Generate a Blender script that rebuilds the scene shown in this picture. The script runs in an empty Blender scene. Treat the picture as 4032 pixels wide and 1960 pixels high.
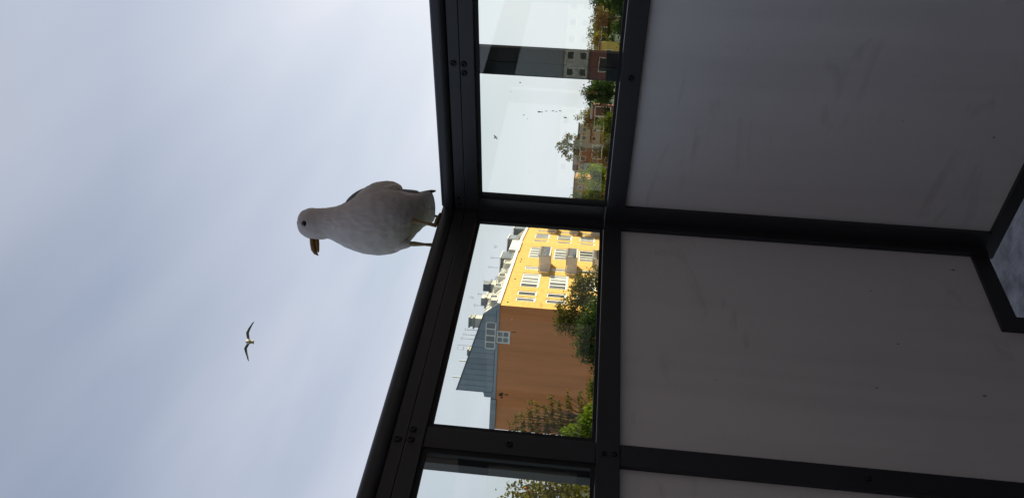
import bpy, bmesh, math, random
import numpy as np
from mathutils import Vector, Matrix

random.seed(7)
rng = np.random.default_rng(11)
scene = bpy.context.scene
COL = scene.collection
ZE = 9.5                                   # eye height above the street

# ------------------------------------------------------------------ camera
F_PX, W_PX = 3100.0, 4032.0
pitch, roll, yaw = math.radians(4.635), math.radians(4.297), math.radians(39.708)
_r, _f, _u = Vector((1, 0, 0)), Vector((0, math.cos(pitch), math.sin(pitch))), Vector((0, -math.sin(pitch), math.cos(pitch)))
_R = _r * math.cos(roll) + _u * math.sin(roll)
_U = -_r * math.sin(roll) + _u * math.cos(roll)
_Z = Matrix.Rotation(yaw, 3, 'Z')
_R, _F, _U = _Z @ _R, _Z @ _f, _Z @ _U
cam_d = bpy.data.cameras.new('camera')
cam = bpy.data.objects.new('camera', cam_d)
COL.objects.link(cam)
mw = Matrix((-_U, _R, -_F)).transposed().to_4x4()      # phone held sideways: picture right = world down
mw.translation = Vector((0.9649976, -1.2762365, ZE))
cam.matrix_world = mw
cam_d.sensor_fit = 'HORIZONTAL'
cam_d.sensor_width = 36.0
cam_d.lens = 36.0 * F_PX / W_PX
cam_d.clip_start, cam_d.clip_end = 0.05, 6000
scene.camera = cam
CAM = mw.translation.copy()

# ------------------------------------------------------------------ sky, sun, exposure
SUN_AZ, SUN_EL = math.radians(28.3), math.radians(14)     # azimuth from +Y towards +X
world = bpy.data.worlds.new('World'); scene.world = world; world.use_nodes = True
nt = world.node_tree; nt.nodes.clear()
def wn(t, **k):
    n = nt.nodes.new(t)
    for a, b in k.items(): setattr(n, a, b)
    return n
sky = wn('ShaderNodeTexSky', sky_type='NISHITA', sun_disc=False, sun_elevation=SUN_EL, sun_rotation=SUN_AZ, altitude=50, air_density=1.0, dust_density=1.5, ozone_density=2.0)
tc = wn('ShaderNodeTexCoord')
sep = wn('ShaderNodeSeparateXYZ'); nt.links.new(tc.outputs['Generated'], sep.inputs[0])
zz = wn('ShaderNodeMath', operation='MAXIMUM'); nt.links.new(sep.outputs[2], zz.inputs[0]); zz.inputs[1].default_value = 0.0
za = wn('ShaderNodeMath', operation='ADD'); nt.links.new(zz.outputs[0], za.inputs[0]); za.inputs[1].default_value = 0.22
dx = wn('ShaderNodeMath', operation='DIVIDE'); nt.links.new(sep.outputs[0], dx.inputs[0]); nt.links.new(za.outputs[0], dx.inputs[1])
dy = wn('ShaderNodeMath', operation='DIVIDE'); nt.links.new(sep.outputs[1], dy.inputs[0]); nt.links.new(za.outputs[0], dy.inputs[1])
cmb = wn('ShaderNodeCombineXYZ'); nt.links.new(dx.outputs[0], cmb.inputs[0]); nt.links.new(dy.outputs[0], cmb.inputs[1])
mp = wn('ShaderNodeMapping'); mp.inputs['Rotation'].default_value = (0, 0, math.radians(25)); mp.inputs['Scale'].default_value = (1.0, 0.42, 1); mp.inputs['Location'].default_value = (0.6, 1.3, 0)
nt.links.new(cmb.outputs[0], mp.inputs[0])
nz = wn('ShaderNodeTexNoise'); nz.inputs['Scale'].default_value = 1.05; nz.inputs['Detail'].default_value = 5; nz.inputs['Roughness'].default_value = 0.48; nz.inputs['Distortion'].default_value = 0.35
nt.links.new(mp.outputs[0], nz.inputs['Vector'])
# thin high cloud: denser low in the sky (longer path through it) and brighter towards the sun
sdir = Vector((math.sin(SUN_AZ) * math.cos(SUN_EL), math.cos(SUN_AZ) * math.cos(SUN_EL), math.sin(SUN_EL)))
def mr(src, a0, a1, b0, b1):
    n = wn('ShaderNodeMapRange'); n.inputs[1].default_value, n.inputs[2].default_value, n.inputs[3].default_value, n.inputs[4].default_value = a0, a1, b0, b1
    nt.links.new(src, n.inputs[0]); return n.outputs[0]
def mth(op, p, q, clamp=False):
    n = wn('ShaderNodeMath', operation=op, use_clamp=clamp)
    for i, v in enumerate((p, q)):
        if hasattr(v, 'links'): nt.links.new(v, n.inputs[i])
        else: n.inputs[i].default_value = v
    return n.outputs[0]
dot = wn('ShaderNodeVectorMath', operation='DOT_PRODUCT'); nt.links.new(tc.outputs['Generated'], dot.inputs[0]); dot.inputs[1].default_value = sdir
cosg = mr(dot.outputs['Value'], 0.0, 1.0, 0.0, 1.0)
low = mr(zz.outputs[0], 0.0, 0.52, 1.0, 0.0)
fac = mth('ADD', mr(nz.outputs['Fac'], 0.30, 0.70, 0.06, 0.60), mth('MULTIPLY', low, 0.50))
fac = mth('ADD', fac, mth('MULTIPLY', mth('MULTIPLY', low, cosg), 0.50), True)
SKY_K = 0.10
sk = wn('ShaderNodeMix', data_type='RGBA', blend_type='MULTIPLY'); sk.inputs[0].default_value = 1.0
nt.links.new(sky.outputs[0], sk.inputs[6]); sk.inputs[7].default_value = (SKY_K, SKY_K, SKY_K, 1)
cl_ = wn('ShaderNodeMix', data_type='RGBA'); nt.links.new(cosg, cl_.inputs[0]); cl_.inputs[6].default_value = (0.475, 0.487, 0.57, 1); cl_.inputs[7].default_value = (0.70, 0.69, 0.695, 1)
mx = wn('ShaderNodeMix', data_type='RGBA'); nt.links.new(fac, mx.inputs[0]); nt.links.new(sk.outputs[2], mx.inputs[6]); nt.links.new(cl_.outputs[2], mx.inputs[7])
bg = wn('ShaderNodeBackground'); bg.inputs[1].default_value = 1.0; nt.links.new(mx.outputs[2], bg.inputs[0])
wo = wn('ShaderNodeOutputWorld'); nt.links.new(bg.outputs[0], wo.inputs[0])

sun_d = bpy.data.lights.new('sun', 'SUN'); sun_d.energy = 5.0; sun_d.angle = math.radians(0.5); sun_d.color = (1.0, 0.86, 0.66)
sun = bpy.data.objects.new('sun', sun_d); COL.objects.link(sun)
sun.rotation_euler = sdir.to_track_quat('Z', 'Y').to_euler()
sun.location = (0, 0, 60)

vs = scene.view_settings
vs.view_transform = 'Standard'; vs.look = 'None'; vs.exposure = 0.60; vs.gamma = 1.0; vs.use_curve_mapping = False
scene.cycles.max_bounces = 10; scene.cycles.transparent_max_bounces = 24
scene.cycles.use_denoising = True

# ------------------------------------------------------------------ materials
def mat(name, base, rough=0.6, metal=0.0, var=0.0, scale=5.0, bump=0.0, bscale=60.0, spec=0.5, rand=0.0, stretch=None, dirt=None, dirt_amt=0.0, coat=0.0):
    m = bpy.data.materials.new(name); m.use_nodes = True
    n = m.node_tree; b = n.nodes['Principled BSDF']
    b.inputs['Roughness'].default_value = rough; b.inputs['Metallic'].default_value = metal
    b.inputs['Specular IOR Level'].default_value = spec
    if coat: b.inputs['Coat Weight'].default_value = coat; b.inputs['Coat Roughness'].default_value = 0.03
    col = n.nodes.new('ShaderNodeRGB'); col.outputs[0].default_value = (*base, 1); out = col.outputs[0]
    tcn = n.nodes.new('ShaderNodeTexCoord')
    vec = tcn.outputs['Object']
    if stretch:
        mm = n.nodes.new('ShaderNodeMapping'); mm.inputs['Scale'].default_value = stretch; n.links.new(vec, mm.inputs[0]); vec = mm.outputs[0]
    if var:
        t = n.nodes.new('ShaderNodeTexNoise'); t.inputs['Scale'].default_value = scale; t.inputs['Detail'].default_value = 6; t.inputs['Roughness'].default_value = 0.6
        n.links.new(vec, t.inputs['Vector'])
        r = n.nodes.new('ShaderNodeMapRange'); r.inputs[1].default_value = 0.25; r.inputs[2].default_value = 0.75; r.inputs[3].default_value = 1 - var; r.inputs[4].default_value = 1 + var
        n.links.new(t.outputs['Fac'], r.inputs[0])
        x = n.nodes.new('ShaderNodeMix'); x.data_type = 'RGBA'; x.blend_type = 'MULTIPLY'; x.inputs[0].default_value = 1
        n.links.new(out, x.inputs[6]); n.links.new(r.outputs[0], x.inputs[7]); out = x.outputs[2]
    if rand:
        oi = n.nodes.new('ShaderNodeObjectInfo')
        r = n.nodes.new('ShaderNodeMapRange'); r.inputs[3].default_value = 1 - rand; r.inputs[4].default_value = 1 + rand
        n.links.new(oi.outputs['Random'], r.inputs[0])
        x = n.nodes.new('ShaderNodeMix'); x.data_type = 'RGBA'; x.blend_type = 'MULTIPLY'; x.inputs[0].default_value = 1
        n.links.new(out, x.inputs[6]); n.links.new(r.outputs[0], x.inputs[7]); out = x.outputs[2]
    if dirt:
        t = n.nodes.new('ShaderNodeTexNoise'); t.inputs['Scale'].default_value = scale * 9; t.inputs['Detail'].default_value = 3
        n.links.new(tcn.outputs['Object'], t.inputs['Vector'])
        r = n.nodes.new('ShaderNodeMapRange'); r.inputs[1].default_value = 0.70; r.inputs[2].default_value = 0.76; r.inputs[3].default_value = 0; r.inputs[4].default_value = dirt_amt
        n.links.new(t.outputs['Fac'], r.inputs[0])
        x = n.nodes.new('ShaderNodeMix'); x.data_type = 'RGBA'; n.links.new(r.outputs[0], x.inputs[0]); n.links.new(out, x.inputs[6]); x.inputs[7].default_value = (*dirt, 1); out = x.outputs[2]
    n.links.new(out, b.inputs['Base Color'])
    if bump:
        t = n.nodes.new('ShaderNodeTexNoise'); t.inputs['Scale'].default_value = bscale; t.inputs['Detail'].default_value = 4
        n.links.new(vec, t.inputs['Vector'])
        bp = n.nodes.new('ShaderNodeBump'); bp.inputs['Strength'].default_value = bump; bp.inputs['Distance'].default_value = 0.02
        n.links.new(t.outputs['Fac'], bp.inputs['Height']); n.links.new(bp.outputs[0], b.inputs['Normal'])
    return m

def glass_mat(name, tint, smudge=0.0):
    m = bpy.data.materials.new(name); m.use_nodes = True; n = m.node_tree; n.nodes.clear()
    o = n.nodes.new('ShaderNodeOutputMaterial'); tr = n.nodes.new('ShaderNodeBsdfTransparent'); tr.inputs[0].default_value = (*tint, 1)
    g = n.nodes.new('ShaderNodeBsdfGlossy'); g.inputs['Roughness'].default_value = 0.0; g.inputs[0].default_value = (1, 1, 1, 1)
    lw = n.nodes.new('ShaderNodeLayerWeight'); lw.inputs[0].default_value = 0.5        # Schlick reflectance, the same from both faces
    pw = n.nodes.new('ShaderNodeMath'); pw.operation = 'POWER'; n.links.new(lw.outputs['Facing'], pw.inputs[0]); pw.inputs[1].default_value = 5
    fr = n.nodes.new('ShaderNodeMath'); fr.operation = 'MULTIPLY_ADD'; n.links.new(pw.outputs[0], fr.inputs[0]); fr.inputs[1].default_value = 0.96; fr.inputs[2].default_value = 0.04
    mxs = n.nodes.new('ShaderNodeMixShader'); n.links.new(fr.outputs[0], mxs.inputs[0]); n.links.new(tr.outputs[0], mxs.inputs[1]); n.links.new(g.outputs[0], mxs.inputs[2])
    out = mxs.outputs[0]
    if smudge:
        tcn = n.nodes.new('ShaderNodeTexCoord')
        t = n.nodes.new('ShaderNodeTexNoise'); t.inputs['Scale'].default_value = 26; t.inputs['Detail'].default_value = 2; n.links.new(tcn.outputs['Object'], t.inputs['Vector'])
        r = n.nodes.new('ShaderNodeMapRange'); r.inputs[1].default_value = 0.735; r.inputs[2].default_value = 0.79; r.inputs[4].default_value = smudge; n.links.new(t.outputs['Fac'], r.inputs[0])
        d = n.nodes.new('ShaderNodeBsdfDiffuse'); d.inputs[0].default_value = (0.5, 0.5, 0.47, 1)
        m2 = n.nodes.new('ShaderNodeMixShader'); n.links.new(r.outputs[0], m2.inputs[0]); n.links.new(out, m2.inputs[1]); n.links.new(d.outputs[0], m2.inputs[2]); out = m2.outputs[0]
    n.links.new(out, o.inputs[0])
    return m

def leaf_mat(name, c1, c2, trans=0.35):
    m = bpy.data.materials.new(name); m.use_nodes = True; n = m.node_tree; n.nodes.clear()
    o = n.nodes.new('ShaderNodeOutputMaterial'); ge = n.nodes.new('ShaderNodeNewGeometry')
    tcn = n.nodes.new('ShaderNodeTexCoord'); t = n.nodes.new('ShaderNodeTexNoise'); t.inputs['Scale'].default_value = 0.9; t.inputs['Detail'].default_value = 3
    n.links.new(tcn.outputs['Object'], t.inputs['Vector'])
    a = n.nodes.new('ShaderNodeMath'); a.operation = 'MULTIPLY_ADD'; n.links.new(ge.outputs['Random Per Island'], a.inputs[0]); a.inputs[1].default_value = 0.6
    s = n.nodes.new('ShaderNodeMath'); s.operation = 'MULTIPLY_ADD'; n.links.new(t.outputs['Fac'], s.inputs[0]); s.inputs[1].default_value = 1.4; s.inputs[2].default_value = -0.5
    n.links.new(s.outputs[0], a.inputs[2])
    mixc = n.nodes.new('ShaderNodeMix'); mixc.data_type = 'RGBA'; mixc.clamp_factor = True; n.links.new(a.outputs[0], mixc.inputs[0]); mixc.inputs[6].default_value = (*c1, 1); mixc.inputs[7].default_value = (*c2, 1)
    d = n.nodes.new('ShaderNodeBsdfPrincipled'); d.inputs['Roughness'].default_value = 0.75; d.inputs['Specular IOR Level'].default_value = 0.12; n.links.new(mixc.outputs[2], d.inputs['Base Color'])
    tl = n.nodes.new('ShaderNodeBsdfTranslucent')
    hs = n.nodes.new('ShaderNodeMix'); hs.data_type = 'RGBA'; hs.blend_type = 'MULTIPLY'; hs.inputs[0].default_value = 1; n.links.new(mixc.outputs[2], hs.inputs[6]); hs.inputs[7].default_value = (1.5, 1.45, 0.6, 1)
    n.links.new(hs.outputs[2], tl.inputs[0])
    mxs = n.nodes.new('ShaderNodeMixShader'); mxs.inputs[0].default_value = trans; n.links.new(d.outputs[0], mxs.inputs[1]); n.links.new(tl.outputs[0], mxs.inputs[2])
    n.links.new(mxs.outputs[0], o.inputs[0])
    return m

def panel_mat():
    """off-white laminate board: fine grain, faint smears, sparse dark specks"""
    m = mat('panel_laminate', (0.74, 0.72, 0.71), rough=0.55, var=0.05, scale=2.2, bump=0.05, bscale=420)
    n = m.node_tree; b = n.nodes['Principled BSDF']; src = b.inputs['Base Color'].links[0].from_socket
    tcn = n.nodes.new('ShaderNodeTexCoord')
    sepn = n.nodes.new('ShaderNodeSeparateXYZ'); n.links.new(tcn.outputs['Object'], sepn.inputs[0])
    low = n.nodes.new('ShaderNodeMapRange'); low.inputs[1].default_value = ZE - 0.80; low.inputs[2].default_value = ZE - 0.30; low.inputs[3].default_value = 0.20; low.inputs[4].default_value = 0.0   # more splashes near the floor
    vo = n.nodes.new('ShaderNodeTexVoronoi'); vo.inputs['Scale'].default_value = 34; vo.inputs['Randomness'].default_value = 1
    mpn = n.nodes.new('ShaderNodeMapping'); mpn.inputs['Scale'].default_value = (1, 1, 0.7); n.links.new(tcn.outputs['Object'], mpn.inputs[0]); n.links.new(mpn.outputs[0], vo.inputs['Vector'])
    ns = n.nodes.new('ShaderNodeTexNoise'); ns.inputs['Scale'].default_value = 6; n.links.new(tcn.outputs['Object'], ns.inputs['Vector'])
    # object space of the railing: z runs down from the eye
    n.links.new(sepn.outputs[2], low.inputs[0])
    low.inputs[1].default_value = -0.95; low.inputs[2].default_value = -0.40
    th = n.nodes.new('ShaderNodeMath'); th.operation = 'MULTIPLY'; n.links.new(ns.outputs['Fac'], th.inputs[0]); n.links.new(low.outputs[0], th.inputs[1])
    t2 = n.nodes.new('ShaderNodeMath'); t2.operation = 'ADD'; n.links.new(th.outputs[0], t2.inputs[0]); t2.inputs[1].default_value = 0.030
    lt = n.nodes.new('ShaderNodeMath'); lt.operation = 'LESS_THAN'; n.links.new(vo.outputs['Distance'], lt.inputs[0]); n.links.new(t2.outputs[0], lt.inputs[1])
    wsep = n.nodes.new('ShaderNodeSeparateColor'); n.links.new(vo.outputs['Color'], wsep.inputs[0])
    pick = n.nodes.new('ShaderNodeMath'); pick.operation = 'GREATER_THAN'; n.links.new(wsep.outputs[0], pick.inputs[0]); pick.inputs[1].default_value = 0.66
    mu = n.nodes.new('ShaderNodeMath'); mu.operation = 'MULTIPLY'; n.links.new(lt.outputs[0], mu.inputs[0]); n.links.new(pick.outputs[0], mu.inputs[1])
    mu2 = n.nodes.new('ShaderNodeMath'); mu2.operation = 'MULTIPLY'; n.links.new(mu.outputs[0], mu2.inputs[0]); mu2.inputs[1].default_value = 0.7
    x = n.nodes.new('ShaderNodeMix'); x.data_type = 'RGBA'; n.links.new(mu2.outputs[0], x.inputs[0]); n.links.new(src, x.inputs[6]); x.inputs[7].default_value = (0.05, 0.045, 0.04, 1)
    # long faint smears
    sm = n.nodes.new('ShaderNodeTexNoise'); sm.inputs['Scale'].default_value = 3.2; sm.inputs['Detail'].default_value = 5; sm.inputs['Distortion'].default_value = 1.5
    mp2 = n.nodes.new('ShaderNodeMapping'); mp2.inputs['Scale'].default_value = (1.3, 1.3, 3.5); mp2.inputs['Rotation'].default_value = (0.5, 0.2, 0); n.links.new(tcn.outputs['Object'], mp2.inputs[0]); n.links.new(mp2.outputs[0], sm.inputs['Vector'])
    r = n.nodes.new('ShaderNodeMapRange'); r.inputs[1].default_value = 0.62; r.inputs[2].default_value = 0.80; r.inputs[4].default_value = 0.45; n.links.new(sm.outputs['Fac'], r.inputs[0])
    y = n.nodes.new('ShaderNodeMix'); y.data_type = 'RGBA'; n.links.new(r.outputs[0], y.inputs[0]); n.links.new(x.outputs[2], y.inputs[6]); y.inputs[7].default_value = (0.30, 0.275, 0.255, 1)
    # runs of old rain water
    st = n.nodes.new('ShaderNodeTexNoise'); st.inputs['Scale'].default_value = 16; st.inputs['Detail'].default_value = 4
    mp3 = n.nodes.new('ShaderNodeMapping'); mp3.inputs['Scale'].default_value = (1, 1, 0.06); n.links.new(tcn.outputs['Object'], mp3.inputs[0]); n.links.new(mp3.outputs[0], st.inputs['Vector'])
    r3 = n.nodes.new('ShaderNodeMapRange'); r3.inputs[1].default_value = 0.5; r3.inputs[2].default_value = 0.8; r3.inputs[3].default_value = 1.0; r3.inputs[4].default_value = 0.90; n.links.new(st.outputs['Fac'], r3.inputs[0])
    w3 = n.nodes.new('ShaderNodeMix'); w3.data_type = 'RGBA'; w3.blend_type = 'MULTIPLY'; w3.inputs[0].default_value = 1; n.links.new(y.outputs[2], w3.inputs[6]); n.links.new(r3.outputs[0], w3.inputs[7])
    n.links.new(w3.outputs[2], b.inputs['Base Color'])
    return m

M = {}
M['frame'] = mat('anthracite_paint', (0.028, 0.028, 0.032), rough=0.42, var=0.12, scale=6, bump=0.03, bscale=600, spec=0.4, dirt=(0.10, 0.095, 0.09), dirt_amt=0.12)
M['gasket'] = mat('black_rubber', (0.006, 0.006, 0.007), rough=0.7)
M['screw'] = mat('black_screw', (0.02, 0.02, 0.022), rough=0.45, metal=0.6)
M['panel'] = panel_mat()
M['glass'] = glass_mat('railing_glass', (0.93, 0.965, 0.945), smudge=0.35)
M['outer_post'] = mat('outer_post_paint', (0.020, 0.022, 0.028), rough=0.5, var=0.1)
M['outer_post_warm'] = mat('outer_post_brown_paint', (0.030, 0.018, 0.017), rough=0.5, var=0.1)
M['concrete'] = mat('slab_concrete', (0.15, 0.155, 0.17), rough=0.9, var=0.7, scale=16, bump=0.3, bscale=120, dirt=(0.06, 0.06, 0.06), dirt_amt=0.7)
M['splash'] = mat('dried_splash', (0.16, 0.16, 0.15), rough=0.9)
M['dropping'] = mat('bird_dropping', (0.75, 0.75, 0.72), rough=0.8, var=0.2, scale=60)
M['own_wall'] = mat('own_wall_render', (0.60, 0.47, 0.40), rough=0.9, var=0.1, scale=2)
M['shade_wall'] = mat('shade_wall_render', (0.50, 0.52, 0.56), rough=0.9, var=0.1, scale=2)  # grey chosen so the added wall's bounce onto the right panels stays neutral
M['grass'] = mat('lawn', (0.08, 0.11, 0.04), rough=0.95, var=0.4, scale=0.15)
M['asphalt'] = mat('asphalt', (0.055, 0.055, 0.055), rough=0.9, var=0.2, scale=1.5)
M['ochre'] = mat('ochre_brick', (0.68, 0.40, 0.10), rough=0.9, var=0.20, scale=1.6, stretch=(1, 1, 2.2), bump=0.4, bscale=7)
M['brown'] = mat('brown_render', (0.68, 0.255, 0.095), rough=0.95, var=0.20, scale=0.8, stretch=(1, 1, 0.10), bump=0.2, bscale=3)
M['white'] = mat('white_paint', (0.80, 0.79, 0.75), rough=0.6)
M['cream'] = mat('cream_sheet', (0.78, 0.74, 0.64), rough=0.5, var=0.05, scale=1.0, rand=0.06)
M['zinc'] = mat('grey_sheet_metal', (0.26, 0.30, 0.34), rough=0.42, metal=0.25, var=0.12, scale=0.9, rand=0.10)
M['zinc_dark'] = mat('dark_sheet_metal', (0.12, 0.13, 0.145), rough=0.5, metal=0.2, var=0.12)
M['pane'] = mat('window_pane', (0.30, 0.30, 0.28), rough=0.08, rand=0.75, spec=0.8, var=0.35, scale=0.8)
M['pane_grey'] = mat('window_pane_grey', (0.13, 0.15, 0.17), rough=0.10, rand=0.35, spec=0.8)
M['pane_dark'] = mat('window_pane_dark', (0.03, 0.035, 0.03), rough=0.06, spec=0.8, rand=0.4)
M['balc'] = mat('balcony_board', (0.60, 0.54, 0.51), rough=0.6, rand=0.06)
M['balc_glass'] = glass_mat('balcony_glass', (0.62, 0.62, 0.60))
M['steel'] = mat('galvanised_steel', (0.34, 0.34, 0.33), rough=0.5, metal=0.4)
M['stain'] = mat('soot_stain', (0.055, 0.03, 0.02), rough=0.95, var=0.3, scale=8)
M['chimney'] = mat('chimney_render', (0.62, 0.58, 0.50), rough=0.9, var=0.12)
M['cap'] = mat('chimney_cap', (0.33, 0.34, 0.32), rough=0.7, var=0.15)
M['orange'] = mat('orange_render', (0.40, 0.17, 0.055), rough=0.9, var=0.15, scale=0.6)
M['beige'] = mat('beige_render', (0.42, 0.36, 0.22), rough=0.9, var=0.1, scale=0.6)
M['yellow'] = mat('yellow_render', (0.60, 0.44, 0.10), rough=0.9, var=0.1, scale=0.6)
M['redbrown'] = mat('red_brown_brick', (0.20, 0.07, 0.05), rough=0.9, var=0.2)
M['tile'] = mat('roof_tile', (0.11, 0.06, 0.045), rough=0.85, var=0.2)
M['bark'] = mat('bark', (0.075, 0.055, 0.04), rough=0.95, var=0.3, scale=6, bump=0.5, bscale=20)
M['berry'] = mat('orange_berries', (0.50, 0.10, 0.02), rough=0.5)
M['feather'] = mat('white_plumage', (0.56, 0.525, 0.515), rough=0.9, var=0.10, scale=38, spec=0.15)
def feathered(m):
    n = m.node_tree; b = n.nodes['Principled BSDF']; tcn = n.nodes.new('ShaderNodeTexCoord')
    mpn = n.nodes.new('ShaderNodeMapping'); mpn.inputs['Scale'].default_value = (95, 95, 48); n.links.new(tcn.outputs['Object'], mpn.inputs[0])
    vo = n.nodes.new('ShaderNodeTexVoronoi'); vo.inputs['Scale'].default_value = 1; n.links.new(mpn.outputs[0], vo.inputs['Vector'])
    ns = n.nodes.new('ShaderNodeTexNoise'); ns.inputs['Scale'].default_value = 240; ns.inputs['Detail'].default_value = 4; mp2 = n.nodes.new('ShaderNodeMapping'); mp2.inputs['Scale'].default_value = (1, 1, 0.25); n.links.new(tcn.outputs['Object'], mp2.inputs[0]); n.links.new(mp2.outputs[0], ns.inputs['Vector'])
    ad = n.nodes.new('ShaderNodeMath'); ad.operation = 'ADD'; n.links.new(vo.outputs['Distance'], ad.inputs[0]); n.links.new(ns.outputs['Fac'], ad.inputs[1])
    bp = n.nodes.new('ShaderNodeBump'); bp.inputs['Strength'].default_value = 0.35; bp.inputs['Distance'].default_value = 0.003; n.links.new(ad.outputs[0], bp.inputs['Height']); n.links.new(bp.outputs[0], b.inputs['Normal'])
feathered(M['feather'])
M['mantle'] = mat('grey_plumage', (0.17, 0.18, 0.20), rough=0.8, var=0.1, scale=40, bump=0.2, bscale=140)
M['primary'] = mat('black_feather', (0.015, 0.015, 0.016), rough=0.6)
M['bill'] = mat('ochre_bill', (0.20, 0.095, 0.018), rough=0.35, var=0.2, scale=60)
M['leg'] = mat('gull_leg', (0.20, 0.135, 0.05), rough=0.5, var=0.2, scale=120)
M['eye'] = mat('gull_eye', (0.004, 0.003, 0.003), rough=0.08, spec=0.7)
L = {
 'olive': leaf_mat('leaf_olive', (0.046, 0.046, 0.010), (0.155, 0.145, 0.028), 0.35),
 'dark': leaf_mat('leaf_dark', (0.016, 0.040, 0.010), (0.055, 0.095, 0.020), 0.30),
 'mid': leaf_mat('leaf_mid', (0.030, 0.055, 0.008), (0.13, 0.155, 0.016), 0.40),
 'bright': leaf_mat('leaf_bright', (0.050, 0.105, 0.008), (0.18, 0.23, 0.018), 0.45),
 'rowan': leaf_mat('leaf_rowan', (0.050, 0.058, 0.012), (0.19, 0.165, 0.034), 0.35),
 'gold': leaf_mat('leaf_gold', (0.080, 0.088, 0.014), (0.24, 0.225, 0.035), 0.40),
}

# ------------------------------------------------------------------ mesh helpers
ROOT = {}
def tag(o, label=None, cat=None, group=None, kind=None):
    if label: o['label'] = label
    if cat: o['category'] = cat
    if group: o['group'] = group
    if kind: o['kind'] = kind
    return o
def thing(name, loc, label, cat, group=None):
    o = bpy.data.objects.new(name, None); o.empty_display_size = 0.2; COL.objects.link(o)
    o.location = loc; ROOT[o] = Vector(loc)
    return tag(o, label, cat, group)
def obj(name, geo, material, parent=None, smooth=False, origin=None):
    """geo = (world verts, faces); the mesh is stored relative to the thing's base"""
    v, f = geo
    base = ROOT[parent] if parent else Vector(origin if origin else (0, 0, 0))
    v = np.asarray(v, float) - np.array(base)
    me = bpy.data.meshes.new(name); me.from_pydata(v.tolist(), [], [list(map(int, q)) for q in f]); me.update()
    me.materials.append(material)
    if smooth: me.polygons.foreach_set('use_smooth', [True] * len(me.polygons))
    o = bpy.data.objects.new(name, me); COL.objects.link(o)
    if parent: o.parent = parent; ROOT[o] = base
    else: o.location = base; ROOT[o] = base
    return o
def join(*gs):
    V, Fs, n = [], [], 0
    for v, f in gs:
        v = np.asarray(v, float).reshape(-1, 3); V.append(v); Fs += [[i + n for i in q] for q in f]; n += len(v)
    return np.concatenate(V), Fs
BF = [(0, 3, 2, 1), (4, 5, 6, 7), (0, 1, 5, 4), (1, 2, 6, 5), (2, 3, 7, 6), (3, 0, 4, 7)]
def box(x0, x1, y0, y1, z0, z1):
    return np.array([(x0, y0, z0), (x1, y0, z0), (x1, y1, z0), (x0, y1, z0), (x0, y0, z1), (x1, y0, z1), (x1, y1, z1), (x0, y1, z1)], float), BF
def bbox(x0, x1, y0, y1, z0, z1, b=0.002):
    """box with all edges chamfered by b"""
    bm = bmesh.new(); v, f = box(x0, x1, y0, y1, z0, z1)
    vs_ = [bm.verts.new(p) for p in v]
    for q in f: bm.faces.new([vs_[i] for i in q])
    bmesh.ops.bevel(bm, geom=bm.edges[:], offset=b, segments=2, affect='EDGES', profile=0.6)
    bm.verts.index_update()
    g = (np.array([x.co[:] for x in bm.verts]), [[w.index for w in q.verts] for q in bm.faces]); bm.free(); return g
def prism(poly, a, b, fn):
    """2-D polygon extruded from a to b; fn(u, v, t) -> world point"""
    n = len(poly); V = [fn(u, v, a) for u, v in poly] + [fn(u, v, b) for u, v in poly]
    Fs = [list(range(n))[::-1], list(range(n, 2 * n))] + [[i, (i + 1) % n, n + (i + 1) % n, n + i] for i in range(n)]
    return np.array([tuple(p) for p in V], float), Fs
def rrect(x0, x1, y0, y1, r, k=5):
    P = []
    for cx, cy, a0 in ((x1 - r, y1 - r, 0), (x0 + r, y1 - r, 90), (x0 + r, y0 + r, 180), (x1 - r, y0 + r, 270)):
        for i in range(k + 1):
            a = math.radians(a0 + 90 * i / k); P.append((cx + r * math.cos(a), cy + r * math.sin(a)))
    return P
def tube(pts, radii, n=8, cap=True):
    pts = [Vector(p) for p in pts]; V = []; Fs = []; ref = None
    for i, p in enumerate(pts):
        d = (pts[min(i + 1, len(pts) - 1)] - pts[max(i - 1, 0)]).normalized()
        if ref is None: ref = Vector((1, 0, 0)) if abs(d.x) < 0.9 else Vector((0, 1, 0))
        a = (ref - d * ref.dot(d)).normalized(); bb = d.cross(a); ref = a
        for k in range(n):
            t = 2 * math.pi * k / n; V.append(tuple(p + (a * math.cos(t) + bb * math.sin(t)) * radii[i]))
    for i in range(len(pts) - 1):
        for k in range(n):
            Fs.append([i * n + k, i * n + (k + 1) % n, (i + 1) * n + (k + 1) % n, (i + 1) * n + k])
    if cap: Fs.append(list(range(n))[::-1]); Fs.append([(len(pts) - 1) * n + k for k in range(n)])
    return np.array(V), Fs
def sphere(c, r, n=12, m=8, sc=(1, 1, 1)):
    V, Fs = [], []
    for i in range(m + 1):
        ph = math.pi * i / m
        for k in range(n):
            t = 2 * math.pi * k / n
            V.append((c[0] + r * sc[0] * math.sin(ph) * math.cos(t), c[1] + r * sc[1] * math.sin(ph) * math.sin(t), c[2] + r * sc[2] * math.cos(ph)))
    for i in range(m):
        for k in range(n): Fs.append([i * n + k, (i + 1) * n + k, (i + 1) * n + (k + 1) % n, i * n + (k + 1) % n])
    return np.array(V), Fs

AZ0 = math.radians(39.708)
def polar(az, d, z=0.0):
    """a place d metres from the balcony in compass direction az (degrees right of the outlook), z above the eye"""
    a = math.radians(az) - AZ0
    return Vector((CAM.x + d * math.sin(a), CAM.y + d * math.cos(a), ZE + z))

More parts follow.
